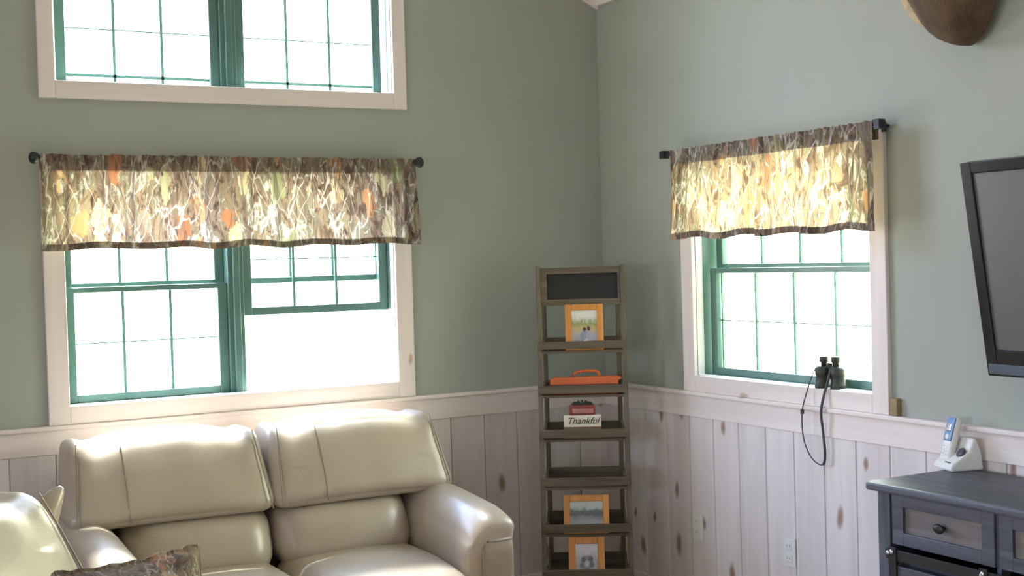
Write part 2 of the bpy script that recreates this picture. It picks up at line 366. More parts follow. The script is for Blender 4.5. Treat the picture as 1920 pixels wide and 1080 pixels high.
# window openings: x0, x1, z0, z1 in wall coordinates
OP_LOW = (-2.493, -1.097, 1.074, 1.955); OP_HIGH = (-2.506, -1.080, 2.343, 3.222); OP_SIDE = (0.735, 1.795, 1.074, 1.955)
T = .14
bm = bmesh.new()
def col(bm, x0, x1, spans, y0=0.0, y1=T):
    for z0, z1 in spans:
        if z1 is None: prism(bm, [(x0, z0), (x1, z0), (x1, ceil_z(x1)), (x0, ceil_z(x0))], y0, y1)
        else: box(bm, x0, x1, y0, y1, z0, z1)
col(bm, LX, RIDGE, [(0, None)])
col(bm, RIDGE, -2.493, [(0, 2.15)]); col(bm, -2.493, -1.097, [(0, 1.074), (1.955, 2.15)]); col(bm, -1.097, T, [(0, 2.15)])
col(bm, RIDGE, -2.506, [(2.15, None)]); col(bm, -2.506, -1.080, [(2.15, 2.343), (3.222, None)]); col(bm, -1.080, T, [(2.15, None)])
struct('wall_left', bm, 'paint')
bm = bmesh.new()   # right wall in its own frame: local x runs away from the corner, local y outwards
for x0, x1, sp_ in ((0.0, .735, [(0, 2.89)]), (.735, 1.795, [(0, 1.074), (1.955, 2.89)]), (1.795, 8.6, [(0, 2.89)])): col(bm, x0, x1, sp_)
struct('wall_right', bm, 'paint', rotz=-PI/2)
bm = bmesh.new()   # far side behind the camera, with an added unseen opening, sized and placed for fill light
for x0, x1, sp_ in ((LX, -6.6, [(0, None)]), (-6.6, -3.5, [(0, .1), (2.15, None)]), (-3.5, 0, [(0, None)])):
    col(bm, x0, x1, sp_, BY-T, BY)
struct('wall_back', bm, 'paint')
bm = bmesh.new()
for y0, y1, sp_ in ((BY, -5.4, [(0, 2.89)]), (-5.4, -1.8, [(0, .9), (2.1, 2.89)]), (-1.8, 0, [(0, 2.89)])):  # unseen end wall; its wide opening is added to raise light from the left
    for z0, z1 in sp_: box(bm, LX-T, LX, y0, y1, z0, z1)
struct('wall_far_left', bm, 'paint')
bm = bmesh.new(); box(bm, LX-T, T, BY-T, T, -.1, 0); struct('floor', bm, 'floor')
bm = bmesh.new()
for a, b_ in ((T, RIDGE), (RIDGE, LX-T)):
    v = [bm.verts.new(p) for p in ((a, T, ceil_z(a)), (b_, T, ceil_z(b_)), (b_, BY-T, ceil_z(b_)), (a, BY-T, ceil_z(a)),
                                   (a, T, ceil_z(a)+.1), (b_, T, ceil_z(b_)+.1), (b_, BY-T, ceil_z(b_)+.1), (a, BY-T, ceil_z(a)+.1))]
    for f in ((0,1,2,3),(7,6,5,4),(0,4,5,1),(1,5,6,2),(2,6,7,3),(3,7,4,0)): bm.faces.new([v[i] for i in f])
struct('ceiling', bm, 'ceil')
portal('sky_portal_back', (-5.05, BY-.16, 1.12), (PI/2, 0, 0), 3.1, 2.05)
portal('sky_portal_end', (LX-.16, -3.6, 1.5), (PI/2, 0, -PI/2), 3.6, 1.2)

# wainscot, frieze, cap and base: local x along the wall, -y into the room
def wainscot(name, n0, n1, rotz, step, off):
    bm = bmesh.new()
    for k in range(n0, n1):
        a = off + k*step; box(bm, max(a+.0022, 0 if n0 >= -1 and rotz else -99), a+step-.0022, -.014, .0, .1, .895)
    box(bm, off+n0*step, off+n1*step, -.006, .0, .1, .895)
    return struct(name, bm, 'plank', rotz=rotz, bevel=.003)
wainscot('trim_1', -40, 1, 0, .1705, -.164 - .0005)
wainscot('trim_2', -1, 50, -PI/2, .1705, .164)
def rail_set(n, x0, x1, rotz):
    bm = bmesh.new(); box(bm, x0, x1, -.020, 0, .893, .986); struct('trim_%d' % n, bm, 'trim', rotz=rotz, bevel=.002)
    bm = bmesh.new(); box(bm, x0, x1, -.034, 0, .986, 1.004); struct('trim_%d' % (n+1), bm, 'trim', rotz=rotz, bevel=.005)
rail_set(3, LX, -.0, 0); rail_set(5, 0.0, 8.6, -PI/2)
bm = bmesh.new(); box(bm, LX, -.02, -.02, 0, 0, .13); struct('baseboard_left', bm, 'trim', bevel=.003)
bm = bmesh.new(); box(bm, 0.0, 8.6, -.02, 0, 0, .13); struct('baseboard_right', bm, 'trim', rotz=-PI/2, bevel=.003)
# boards under the ceiling
bm = bmesh.new(); prism(bm, [(0, 2.89), (0, 2.783), (RIDGE, 2.783+1.75), (RIDGE, 2.89+1.75)], -.02, 0); struct('trim_7', bm, 'trim', bevel=.003)
bm = bmesh.new(); box(bm, 0, 8.6, -.02, 0, 2.797, 2.90); struct('trim_8', bm, 'trim', rotz=-PI/2, bevel=.003)

# ------------------------------------------------------------------ windows (local x along wall, +y outwards, z up)
def frame_bm(x0, x1, z0, z1, y0, y1, l, r_, b, t):
    bm = bmesh.new()
    box(bm, x0, x0+l, y0, y1, z0, z1); box(bm, x1-r_, x1, y0, y1, z0, z1)
    box(bm, x0+l, x1-r_, y0, y1, z0, z0+b); box(bm, x0+l, x1-r_, y0, y1, z1-t, z1)
    return bm
def sash(parent, x0, x1, z0, z1, y, cols, rows, bot=.032, top=.022, stile=.040, ps=0, pb=0):
    s = obj('sash', frame_bm(x0, x1, z0, z1, y, y+.030, stile, stile, bot, top), 'green', parent, bevel=.004)
    gx0, gx1, gz0, gz1 = x0+stile, x1-stile, z0+bot, z1-top
    bm = bmesh.new(); box(bm, gx0-.004, gx1+.004, y+.014, y+.018, gz0-.004, gz1+.004); obj('pane', bm, 'glass', s)
    bm = bmesh.new(); t = .0058; yy = y+.027
    for k in range(1, cols):
        x = gx0 + (gx1-gx0)*k/cols; box(bm, x-t, x+t, yy-.005, yy+.005, gz0, gz1)
    for k in range(1, rows):
        z = gz0 + (gz1-gz0)*k/rows; box(bm, gx0, gx1, yy-.004, yy+.004, z-t*.45, z+t*.45)
    if ps:                                               # the snap-in grille's own thin border
        for x in (gx0+ps, gx1-ps): box(bm, x-t*.7, x+t*.7, yy-.005, yy+.005, gz0, gz1)
    if pb: box(bm, gx0, gx1, yy-.005, yy+.005, gz0+pb-.006, gz0+pb+.006)
    obj('grille', bm, 'green', s)
    return s
def window(name, op, units, rotz, loc, raised=(), cols=3, bot=.032, cat_label='', cw=.08, ps=0, pb=0):
    x0, x1, z0, z1 = op
    w_ = bpy.data.objects.new(name, None); C.objects.link(w_); w_.location = loc; w_.rotation_euler = (0,0,rotz); w_['kind'] = 'structure'
    if cat_label: w_['label'] = cat_label; w_['category'] = 'window'
    # casing: two uprights and two flat boards
    bm = bmesh.new(); box(bm, x0-cw, x0, -.020, 0, z0-.07, z1+cw); box(bm, x1, x1+cw, -.020, 0, z0-.07, z1+cw); obj('casing', bm, 'trimv', w_, bevel=.003)
    bm = bmesh.new(); box(bm, x0, x1, -.020, 0, z0-.07, z0); box(bm, x0, x1, -.020, 0, z1, z1+cw); obj('casing', bm, 'trim', w_, bevel=.003)
    obj('jamb', frame_bm(x0-.02, x1+.02, z0-.02, z1+.02, -.0, .035, .023, .023, .023, .023), 'white', w_)
    # green outer frame with a mullion between the units
    bm = frame_bm(x0-.03, x1+.03, z0-.03, z1+.03, .035, T+.004, .034, .034, .033, .033)
    for (a, b_), (c, d) in zip(units, units[1:]):
        box(bm, b_, c, .045, T-.005, z0, z1); box(bm, b_+.02, c-.02, .030, .05, z0, z1)
    obj('window_frame', bm, 'green', w_, bevel=.003)
    zm = z0 + .4515
    for i, (a, b_) in enumerate(units):
        lift = raised[i] if i < len(raised) else 0
        sash(w_, a, b_, zm, z1, .100, cols, 2, bot=.026)                       # upper sash, outside track
        sash(w_, a, b_, z0+lift, zm+.010+lift, .062, cols, 2, bot=bot+.002, ps=ps, pb=pb)   # lower sash, inside track
    return w_
U2 = [(-2.488, -1.832), (-1.764, -1.102)]
window('window_1', OP_LOW, U2, 0, (0,0,0), raised=(0, .318), cat_label='double window behind the sofa, right sash raised, green frame, whitewashed casing')
window('window_2', OP_HIGH, U2, 0, (0,0,0), bot=.006, cw=.062, pb=.030, cat_label='high double window at the top left, green frame, whitewashed casing')
window('window_3', OP_SIDE, [(.752, 1.780)], -PI/2, (0,0,0), cols=4, ps=.012, cat_label='single window on the right wall with binoculars on its sill')

# ------------------------------------------------------------------ curtain rods and valances
def rod(label, x0, x1, z, rotz, square=False):
    t = thing('curtain_rod', label, 'curtain rod', (0,0,0), rotz)
    bm = bmesh.new(); tube(bm, [(x0+.02, -.09, z), (x1-.02, -.09, z)], .006); obj('rod', bm, 'black', t, smooth=True)
    for x, s in ((x0, -1), (x1, 1)):
        bm = bmesh.new(); mt = Matrix.Translation((x, -.09, z)) @ Matrix.Rotation(s*PI/2, 4, 'Y')
        if square: tube(bm, [(x-s*.05, -.09, z), (x-s*.02, -.09, z)], .010, 10); box(bm, x-.016, x+.016, -.106, -.074, z-.017, z+.017)
        else: lathe(bm, [(.009, -.035), (.014, -.028), (.014, -.022), (.009, -.018), (.018, -.012), (.024, 0), (.024, .008), (.016, .018), (.004, .022)], 16, mt)
        obj('finial', bm, 'black', t, smooth=not square, bevel=.005 if square else 0)
        bm = bmesh.new(); xb = x - s*.045
        tube(bm, [(xb, 0, z), (xb, -.09, z)], .006); box(bm, xb-.010, xb+.010, -.026, -.020, z-.022, z+.012); obj('bracket', bm, 'black', t)
    return t
def valance(label, x0, x1, zt, zb, rotz, seed, spread):
    t = thing('window_valance', label, 'valance', (0,0,0), rotz)
    n = int((x1-x0)*260)
    def yoff(x, f):   # f: 0 at the rod pocket, 1 at the hem
        a = noise.noise(Vector((x*48, seed, f*.8)))*.016*(1-f*.6)
        b = noise.noise(Vector((x*9, seed+5, f*.6)))*.040*f + math.sin(x*46+seed+2.5*noise.noise(Vector((x*4, seed, 1))))*.013*f
        return -.106 + a + b - .006*f
    def sheet(z_of, f0, f1, rows, off=0.0, zoff=None):
        bm = bmesh.new(); g = []
        for j in range(rows+1):
            f = f0 + (f1-f0)*j/rows; row = []
            for i in range(n+1):
                u = i/n; x = x0 + (x1-x0)*u; xs = x + (u-.5)*2*spread*f
                zl = zb + .008*noise.noise(Vector((x*7, seed, 9))) + .004*math.sin(x*21+seed)
                z = zt + (zl-zt)*f + (.006*noise.noise(Vector((x*40, seed, 4))) if f < .02 else 0)
                row.append(bm.verts.new((xs, yoff(x, f)+off, z)))
            g.append(row)
        for j in range(rows):
            for i in range(n): bm.faces.new((g[j][i], g[j][i+1], g[j+1][i+1], g[j+1][i]))
        return bm
    obj('body', sheet(None, .17, .93, 16), 'camo_t', t, smooth=True, recalc=False)
    # the rod pocket: front and back layer round the rod
    a = sheet(None, 0, .17, 5); b = sheet(None, 0, .17, 5, off=.030)
    me = bpy.data.meshes.new('tmp'); b.to_mesh(me); a.from_mesh(me); b.free(); bpy.data.meshes.remove(me)
    obj('header', a, 'camo_d', t, smooth=True, recalc=False)
    a = sheet(None, .93, 1.0, 3, off=-.001); b = sheet(None, .93, 1.0, 3, off=.002)
    me = bpy.data.meshes.new('tmp'); b.to_mesh(me); a.from_mesh(me); b.free(); bpy.data.meshes.remove(me)
    obj('hem', a, 'camo_d', t, smooth=True, recalc=False)
    return t
rod('long black curtain rod with round finials above the double window', -2.603, -1.003, 2.035, 0)
rod('short black curtain rod with square finials above the right wall window', .650, 1.930, 2.033, -PI/2, True)
valance('woodland camouflage valance hanging over the double window behind the sofa', -2.585, -1.025, 2.048, 1.682, 0, 1.3, .010)
valance('woodland camouflage valance glowing over the single window with binoculars', .715, 1.915, 2.046, 1.664, -PI/2, 8.2, .012)

# ------------------------------------------------------------------ leather seating
def seating(name, label, cat, loc, rotz, W, seats, D=.92, armw=.22, back_top=.985, ear=.017, pb=.665):
    """local x across, back at y=0, front towards -y"""
    t = thing(name, label, cat, loc, rotz)
    h = W/2; ix = h-armw
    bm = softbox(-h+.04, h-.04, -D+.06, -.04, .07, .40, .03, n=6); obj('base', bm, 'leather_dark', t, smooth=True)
    for sx in (-1, 1):
        for y in (-D+.12, -.10):
            bm = bmesh.new(); lathe(bm, [(.028, 0), (.034, .075)], 12, Matrix.Translation((sx*(h-.12), y, 0))); obj('foot', bm, 'black', t)
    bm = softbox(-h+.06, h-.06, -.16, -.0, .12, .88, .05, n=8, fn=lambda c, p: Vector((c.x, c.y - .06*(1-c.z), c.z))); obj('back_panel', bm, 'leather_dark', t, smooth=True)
    # arms
    for s in (-1, 1):
        a0, a1 = (ix, h) if s > 0 else (-h, -ix)
        def arm_fn(c, p, s=s, a0=a0, a1=a1):
            inner = (c.x-a0) if s > 0 else (a1-c.x)              # distance from the seat side
            f = max(0, min(1, (c.z-.30)/.34))
            c.x += -s*.018*math.sin(PI*f)
            t_ = max(0, 1-inner/.115); c.z -= .075*t_*t_*f**3      # top falls towards the seat
            o_ = max(0, 1-(armw-inner)/.07); c.z -= .018*o_*o_*f**3
            g = max(0, 1-(c.y+D-.015)/.16); c.z -= .030*g*g*f**3   # and rolls over at the front
            c.z += .05*f*max(0, min(1, (c.y+D-.05)/(D-.30)))
            return c
        bm = softbox(a0, a1, -D+.015, -.10, .08, .655, .030, puff=(0, .0, .006), n=24, fn=arm_fn)
        arm = obj('arm', bm, 'leather', t, smooth=True)
        # flat front panel set into the rounded front, a stitched crease round it
        e0, e1 = (a0+.050, a1-.022)
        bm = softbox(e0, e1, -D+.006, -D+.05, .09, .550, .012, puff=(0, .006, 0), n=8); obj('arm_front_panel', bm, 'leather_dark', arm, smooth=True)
        bm = bmesh.new(); tube(bm, [(e0-.002, -D+.014, .09), (e0-.002, -D+.012, .50), (e0+.006, -D+.012, .535), (e0+.022, -D+.012, .551), (e1-.008, -D+.013, .552)], .006, 8)
        obj('piping', bm, 'pipe', arm, smooth=True)
    cw = 2*ix/seats; 
    pw = (2*h-.04)/seats
    for k in range(seats):
        x0 = -ix + k*cw; x1 = x0+cw
        def seat_fn(c, p):
            fr = max(0, (-c.y-(D-.30))/.34); c.z -= .030*fr*fr; return c
        bm = softbox(x0+.004, x1-.004, -D-.045, -.30, .29, .475, .07, puff=(0, .01, .030), n=16, fn=seat_fn, wr=.004, seed=k*3+W)
        st = obj('seat_cushion', bm, 'leather', t, smooth=True)
        bm = bmesh.new(); tube(bm, [(x0+.02+(cw-.04)*i/12, -D-.035+.02*abs(i/6-1)**3, .355) for i in range(13)], .004, 6); obj('seam', bm, 'pipe', st, smooth=True)
        def lum_fn(c, p):
            c.y += .10*(c.z-.47)/.24; c.x += .0; return c
        bm = softbox(x0+.003, x1-.003, -.47, -.20, .42, pb+.045, .11, puff=(0, .035, .0), n=16, fn=lum_fn, wr=.008, seed=k*5+W*2)
        obj('lumbar_cushion', bm, 'leather', t, smooth=True)
        q0 = -h+.02 + k*pw; q1 = q0+pw
        zc = (pb+back_top)/2; hz = (back_top-pb)/2
        def pil_fn(c, p, q0=q0, q1=q1, k=k):
            u = (c.x-(q0+q1)/2)/((q1-q0)/2); v = (c.z-zc)/hz
            e = max(0, abs(u)-.72)/.28
            if v > 0: c.z += ear*(e**2)*1.6 - .014*math.exp(-((abs(u)-.72)/.16)**2) + .010*math.cos(u*2.2)
            if v < 0: c.z += .010*(1-u*u)
            c.y += .16*(c.z-.67)/.32 - .05*max(0, -v)*0
            c.x += .025*v*(-1 if u > .5 else (1 if u < -.5 else 0))*e
            return c
        bm = softbox(q0+.006, q1-.006, -.44, -.19, pb, back_top-.01, .060, puff=(0, .026, .010), n=26, fn=pil_fn, wr=.009, seed=k*7+W*3)
        pl = obj('headrest_cushion', bm, 'leather', t, smooth=True)
        for xs in ((q0+.035, q0+.27*(q1-q0), q1-.035) if seats > 1 else (q0+.035, q1-.035)):                           # upright stitched seams near both ends
            bm = bmesh.new(); tube(bm, [pil_fn(Vector((xs, -.4405-.026*(1-((xs-(q0+q1)/2)/((q1-q0)/2))**2)*(1-(2*f-1)**2), .015+pb+(back_top-pb-.035)*f)), None) for f in [i/10 for i in range(11)]], .003, 6)
            obj('seam', bm, 'pipe', pl, smooth=True)
    return t
seating('leather_loveseat', 'cream leather loveseat with two padded backs under the double window', 'sofa', (-1.838, -.10, 0), 0, 1.55, 2, armw=.20)
seating('leather_armchair', 'cream leather armchair angled in at the lower left, cut off by the frame', 'armchair', (-3.355, -1.44, 0), math.radians(48), 1.10, 1, back_top=.965, pb=.672)

ac = bpy.data.objects['leather_armchair']
inv = (Matrix.Translation(ac.location) @ Matrix.Rotation(ac.rotation_euler.z, 4, 'Z')).inverted()
bm = bmesh.new(); tube(bm, [inv @ Vector(p) for p in ((-2.85, -1.24, .76), (-2.815, -1.22, .84), (-2.775, -1.21, .90), (-2.74, -1.20, .945), (-2.732, -1.20, .952))], [.07, .06, .042, .018, .006], 14)
obj('back_corner', bm, 'leather', ac, smooth=True, subsurf=1)

# throw pillow in the same woodland print
def pillow(label, loc, rot, s, mat, name='throw_pillow'):
    t = thing(name, label, 'pillow', loc); t.rotation_euler = rot
    bm = softbox(-s/2, s/2, -.05, .05, -s/2, s/2, .03, puff=(0, .07, 0), n=18,
                 fn=lambda c, p: Vector((c.x*(1-.08*(1-abs(p.z)**2)), c.y*(1-.85*max(abs(p.x), abs(p.z))**4), c.z*(1-.08*(1-abs(p.x)**2)) + .008*noise.noise(Vector((c.x*30, c.z*30, 2))))))
    c = obj('cover', bm, mat, t, smooth=True)
    return t
pillow('woodland camouflage throw pillow with pointed corners in front of the loveseat arm', (-2.672, -1.90, .660), (math.radians(-16), math.radians(-2), math.radians(10)), .41, 'camo')

# ------------------------------------------------------------------ ladder shelf in the corner
u = Vector((0.52797731, 0.84925848, 0)); wv = Vector((0.84925848, -0.52797731, 0))
SR = math.atan2(wv.y, wv.x)
base = Vector((-3.42094738, -5.29028534, 0)) + u*5.55
shelf = thing('ladder_shelf', 'tall weathered wood ladder shelf with six bins and a chalkboard in the corner', 'shelf', base, SR)
LEAN = .23/1.56                                    # local y grows towards the corner
def fy(z): return LEAN*z
HW = .197
for s in (-1, 1):
    bm = bmesh.new(); bar(bm, (s*(HW-.010), fy(0)+.012, 0), (s*(HW-.010), fy(1.56)+.012, 1.56), .020, .034, up=(0,1,0)); obj('front_leg', bm, 'shelfwood', shelf, bevel=.002)
    bm = bmesh.new(); bar(bm, (s*(HW-.032), .435, 0), (s*(HW-.032), fy(1.5)+.034, 1.5), .020, .030, up=(0,1,0)); obj('rear_leg', bm, 'shelfwood', shelf, bevel=.002)
# chalkboard panel in its frame
bm = bmesh.new(); zt, zb_ = 1.555, 1.385; H2 = HW-.022
def slab(bm, x0, x1, z0, z1, d0, d1):              # box leaning with the front plane
    v = []
    for z in (z0, z1):
        for (x, d) in ((x0, d0), (x1, d0), (x1, d1), (x0, d1)): v.append(bm.verts.new((x, fy(z)+d, z)))
    for f in ((0,3,2,1),(4,5,6,7),(0,1,5,4),(1,2,6,5),(2,3,7,6),(3,0,4,7)): bm.faces.new([v[i] for i in f])
slab(bm, -H2, H2, 1.528, 1.555, .0, .022); slab(bm, -H2, H2, 1.388, 1.415, .0, .022)
slab(bm, -H2, -.148, 1.415, 1.528, .0, .022); slab(bm, .165, H2, 1.415, 1.528, .0, .022)
fr = obj('board_frame', bm, 'shelfwoodx', shelf, bevel=.002)
bm = bmesh.new(); slab(bm, -.15, .167, 1.413, 1.530, .010, .018); obj('chalkboard', bm, 'chalk', fr)
LIPS = [1.232, 1.040, .850, .645, .448, .258]
for i, z in enumerate(LIPS):
    zf = z-.053; y0 = fy(z); d = .10 + .033*i
    d = min(d, .435 - (.435-fy(1.5))*zf/1.5 - y0 - .02)
    bm = bmesh.new(); box(bm, -HW+.002, HW-.002, y0-.012, y0+d, zf, zf+.011)
    b_ = obj('bin', bm, 'shelfwoodx', shelf, bevel=.001)
    bm = bmesh.new(); box(bm, -HW+.004, HW-.004, y0-.020, y0-.008, z-.034, z); obj('front_slat', bm, 'shelfwoodx', b_, bevel=.001)
    bm = bmesh.new(); box(bm, -HW+.024, HW-.024, y0+d-.010, y0+d, zf+.011, z+.015); obj('back_slat', bm, 'shelfwoodx', b_, bevel=.001)
    for s in (-1, 1):
        bm = bmesh.new(); bar(bm, (s*(HW-.028), y0+.002, z-.014), (s*(HW-.028), y0+d-.01, z+.002), .010, .034); obj('side_slat', bm, 'shelfwoodx', b_)
def on_shelf(name, label, cat, x, z, dy, group=None, back=0.0):
    p = base + wv*x + u*(fy(z)+dy); t = thing(name, label, cat, (p.x, p.y, z), SR, group); t.rotation_euler = (-back, 0, SR); return t
def picture(label, x, i, w_, h_, b, mat):
    t = on_shelf('picture_frame', label, 'picture frame', x, LIPS[i]-.041, -.003, 'framed photos on the ladder shelf', back=math.radians(9))
    t.rotation_mode = 'XYZ'
    bm = frame_bm(-w_/2, w_/2, 0, h_, 0, .016, b, b, b, b); obj('frame', bm, 'orangewood', t, bevel=.003)
    bm = bmesh.new(); box(bm, -w_/2+b*.9, w_/2-b*.9, .006, .010, b*.9, h_-b*.9); me = obj('print', bm, 'chalk', t); me.data.materials[0] = mat
    bm = bmesh.new(); bar(bm, (0, .016, h_*.7), (0, .050, .004), .03, .004); obj('easel', bm, 'ink', t)
    return t
P1 = photo('print_outdoors', [(0, (.35, .33, .33)), (.25, (.42, .42, .50)), (.45, (.55, .42, .22)), (.62, (.30, .33, .15)), (.8, (.75, .76, .72))],
           [(.50, .24, .20, (.26, .29, .42)), (.68, .22, .16, (.40, .38, .50)), (.50, .44, .075, (.10, .06, .05)), (.66, .46, .08, (.09, .05, .05)), (.55, .04, .14, (.7, .68, .62))])
P2 = photo('print_landscape', [(0, (.42, .42, .44)), (.25, (.30, .32, .33)), (.5, (.07, .085, .075)), (.66, (.10, .12, .10)), (.76, (.45, .52, .50)), (1, (.55, .60, .58))], [], 4)
P3 = photo('print_group', [(0, (.55, .48, .42)), (.2, (.40, .36, .35)), (.5, (.42, .40, .42)), (.8, (.62, .60, .66))],
           [(.50, .34, .30, (.20, .19, .21)), (.36, .44, .11, (.06, .055, .065)), (.66, .46, .12, (.08, .07, .08)), (.52, .30, .13, (.45, .45, .47)), (.70, .26, .12, (.10, .09, .10)), (.28, .24, .11, (.12, .11, .13)), (.5, .76, .2, (.6, .58, .64))])
picture('upright orange wood frame with a group photo on the shelf just below the chalkboard', .013, 0, .168, .205, .028, P1)
picture('wide orange wood frame with a landscape photo, second bin from the bottom edge', .0, 4, .196, .165, .027, P2)
picture('upright orange wood frame with a grey photo in the lowest visible bin', -.004, 5, .156, .178, .030, P3)
# orange flat case with a carry handle in the second bin
t = on_shelf('carrying_case', 'flat orange case with a carry handle in the second bin', 'case', .006, LIPS[1]-.041, .010)
bm = bmesh.new(); prism(bm, [(-.150, 0), (.150, 0), (.150, .058), (.165, .066), (.160, .074), (.120, .076), (-.135, .074), (-.150, .066)], 0, .050); obj('body', bm, 'orange', t, bevel=.006)
bm = bmesh.new(); box(bm, -.151, .151, -.002, .052, .040, .045); obj('seam_band', bm, 'red', t)
bm = bmesh.new(); tube(bm, [(-.052, .025, .070), (-.048, .025, .086), (-.030, .025, .097), (.020, .025, .102), (.055, .025, .099), (.066, .025, .088), (.068, .025, .070)], .006, 8); obj('handle', bm, 'orange', t, smooth=True)
# little stacked sign in the third bin
t = on_shelf('table_sign', 'small white word sign with a red plaque on top, third bin', 'sign', -.006, LIPS[2]-.041, -.004)
bm = bmesh.new(); box(bm, -.082, .082, 0, .034, 0, .052); obj('base_block', bm, 'signwood', t, bevel=.003)
bm = bmesh.new(); box(bm, -.080, .080, -.002, .030, .052, .103); pnl = obj('word_panel', bm, 'signwhite', t, bevel=.002)
bm = text_mesh('Thankful', .040, .001, .35)
bmesh.ops.transform(bm, matrix=Matrix.Translation((0, -.003, .078)) @ Matrix.Rotation(PI/2, 4, 'X'), verts=bm.verts); obj('lettering', bm, 'ink', pnl, recalc=False)
bm = bmesh.new(); box(bm, -.056, .056, 0, .024, .103, .146); rp = obj('red_plaque', bm, 'red', t, bevel=.003)
bm = bmesh.new(); box(bm, -.043, .048, -.003, .002, .113, .132); obj('pale_band', bm, 'redlight', rp, bevel=.002)
bm = bmesh.new()
for a in range(7):
    an = a*PI/6; tube(bm, [(0, .012, .146), (.022*math.cos(an)*1.6, .012, .150+.016*math.sin(an)), (.032*math.cos(an)*1.6, .008, .152+.008*math.sin(an))], [.003, .006, .001], 6)
obj('sprig', bm, 'bino', t, smooth=True)

# ------------------------------------------------------------------ binoculars on the sill
def bino():
    t = thing('binoculars', 'dark green binoculars standing on the right window sill, strap hanging down', 'binoculars', (.012, -1.545, 1.0745), -PI/2 + .10)
    for s in (-1, 1):
        bm = bmesh.new(); lathe(bm, [(.030, 0), (.031, .006), (.031, .014), (.028, .018), (.026, .045), (.029, .050), (.030, .074), (.022, .082)], 20, Matrix.Translation((s*.038, 0, 0)))
        bb = obj('barrel', bm, 'bino', t, smooth=True)
        bm = softbox(s*.034-.026, s*.034+.026, -.022, .030, .046, .084, .012, n=6); obj('prism_housing', bm, 'bino', bb, smooth=True)
        bm = bmesh.new(); lathe(bm, [(.012, .080), (.013, .096), (.018, .100), (.019, .118), (.0165, .121), (.010, .121)], 18, Matrix.Translation((s*.029, 0, 0))); obj('eyepiece', bm, 'bino', bb, smooth=True)
    bm = bmesh.new(); tube(bm, [(0, 0, .035), (0, 0, .092)], .008, 12); tube(bm, [(0, 0, .086), (0, 0, .096)], .011, 12); box(bm, -.03, .03, -.006, .006, .055, .064); box(bm, -.03, .03, -.006, .006, .080, .087); obj('bridge', bm, 'black', t)
    def cr(pts, n=10):
        out = []; P = [Vector(p) for p in pts]; P = [P[0]]+P+[P[-1]]
        for i in range(1, len(P)-2):
            for k in range(n):
                f = k/n; a, b, c, d = P[i-1], P[i], P[i+1], P[i+2]
                out.append(.5*((2*b)+(-a+c)*f+(2*a-5*b+4*c-d)*f*f+(-a+3*b-3*c+d)*f**3))
        return out+[P[-2]]
    path = cr([(-.066, -.012, .070), (-.072, -.030, .03), (-.080, -.046, -.02), (-.090, -.060, -.085), (-.094, -.058, -.16), (-.088, -.052, -.215), (-.064, -.048, -.262), (-.030, -.046, -.286), (-.002, -.046, -.283), (.008, -.048, -.24), (.004, -.052, -.16), (.004, -.060, -.085), (.010, -.048, -.02), (.018, -.034, .03), (.022, -.022, .075)], 8)
    bm = bmesh.new(); N = len(path)
    tube(bm, path, [.0025 if i < N*.55 else .005 for i in range(N)], 8); obj('strap', bm, 'strap', t, smooth=True)
    bm = bmesh.new(); box(bm, -.096, -.085, -.066, -.054, -.10, -.082); obj('strap_slide', bm, 'black', t, bevel=.002)
bino()

# ------------------------------------------------------------------ television on a tilting bracket
TVW, TVH = 1.16, .68
tv = thing('television', 'black flat television tilted on the right wall', 'television', (-.10, -2.40, 1.187), -PI/2)
tilt = Matrix.Rotation(math.atan2(.109, .671), 4, 'X')    # local x along wall, -y into the room
def tbox(bm, *a):
    v = box(bm, *a)
    for q in v: q.co = tilt @ q.co
bm = bmesh.new()
tbox(bm, 0, TVW, -.0, .05, 0, TVH); v0 = obj('cabinet', bm, 'tvblack', tv, bevel=.006)
bm = bmesh.new(); b1, bt, bb = .040, .036, .085
tbox(bm, 0, b1, -.012, 0, .0, TVH); tbox(bm, TVW-b1, TVW, -.012, 0, .0, TVH); tbox(bm, b1, TVW-b1, -.012, 0, TVH-bt, TVH); tbox(bm, b1, TVW-b1, -.012, 0, .0, bb)
obj('bezel', bm, 'tvblack', tv, bevel=.004)
bm = bmesh.new(); tbox(bm, .012, TVW-.012, -.018, -.008, .008, .040); obj('lower_strip', bm, 'tvstrip', tv, bevel=.002)
bm = bmesh.new(); tbox(bm, b1, TVW-b1, -.004, .0, bb, TVH-bt); obj('screen', bm, 'screen', tv)
bm = bmesh.new(); tbox(bm, .25, .30, .05, .06, .1, .6); tbox(bm, TVW-.30, TVW-.25, .05, .06, .1, .6); box(bm, .2, TVW-.2, .066, .080, .25, .50)
for x in (.275, TVW-.275): bar(bm, (x, .068, .30), (x, -.02, .34), .03, .02); bar(bm, (x, .068, .46), (x, -.03, .48), .03, .02)
obj('wall_bracket', bm, 'black', tv)

# ------------------------------------------------------------------ charcoal cabinet with barn doors
CH = .865; CX0 = -.47
cab = thing('media_cabinet', 'charcoal stained media cabinet against the right wall', 'cabinet', (-.04, -2.245, 0), -PI/2)
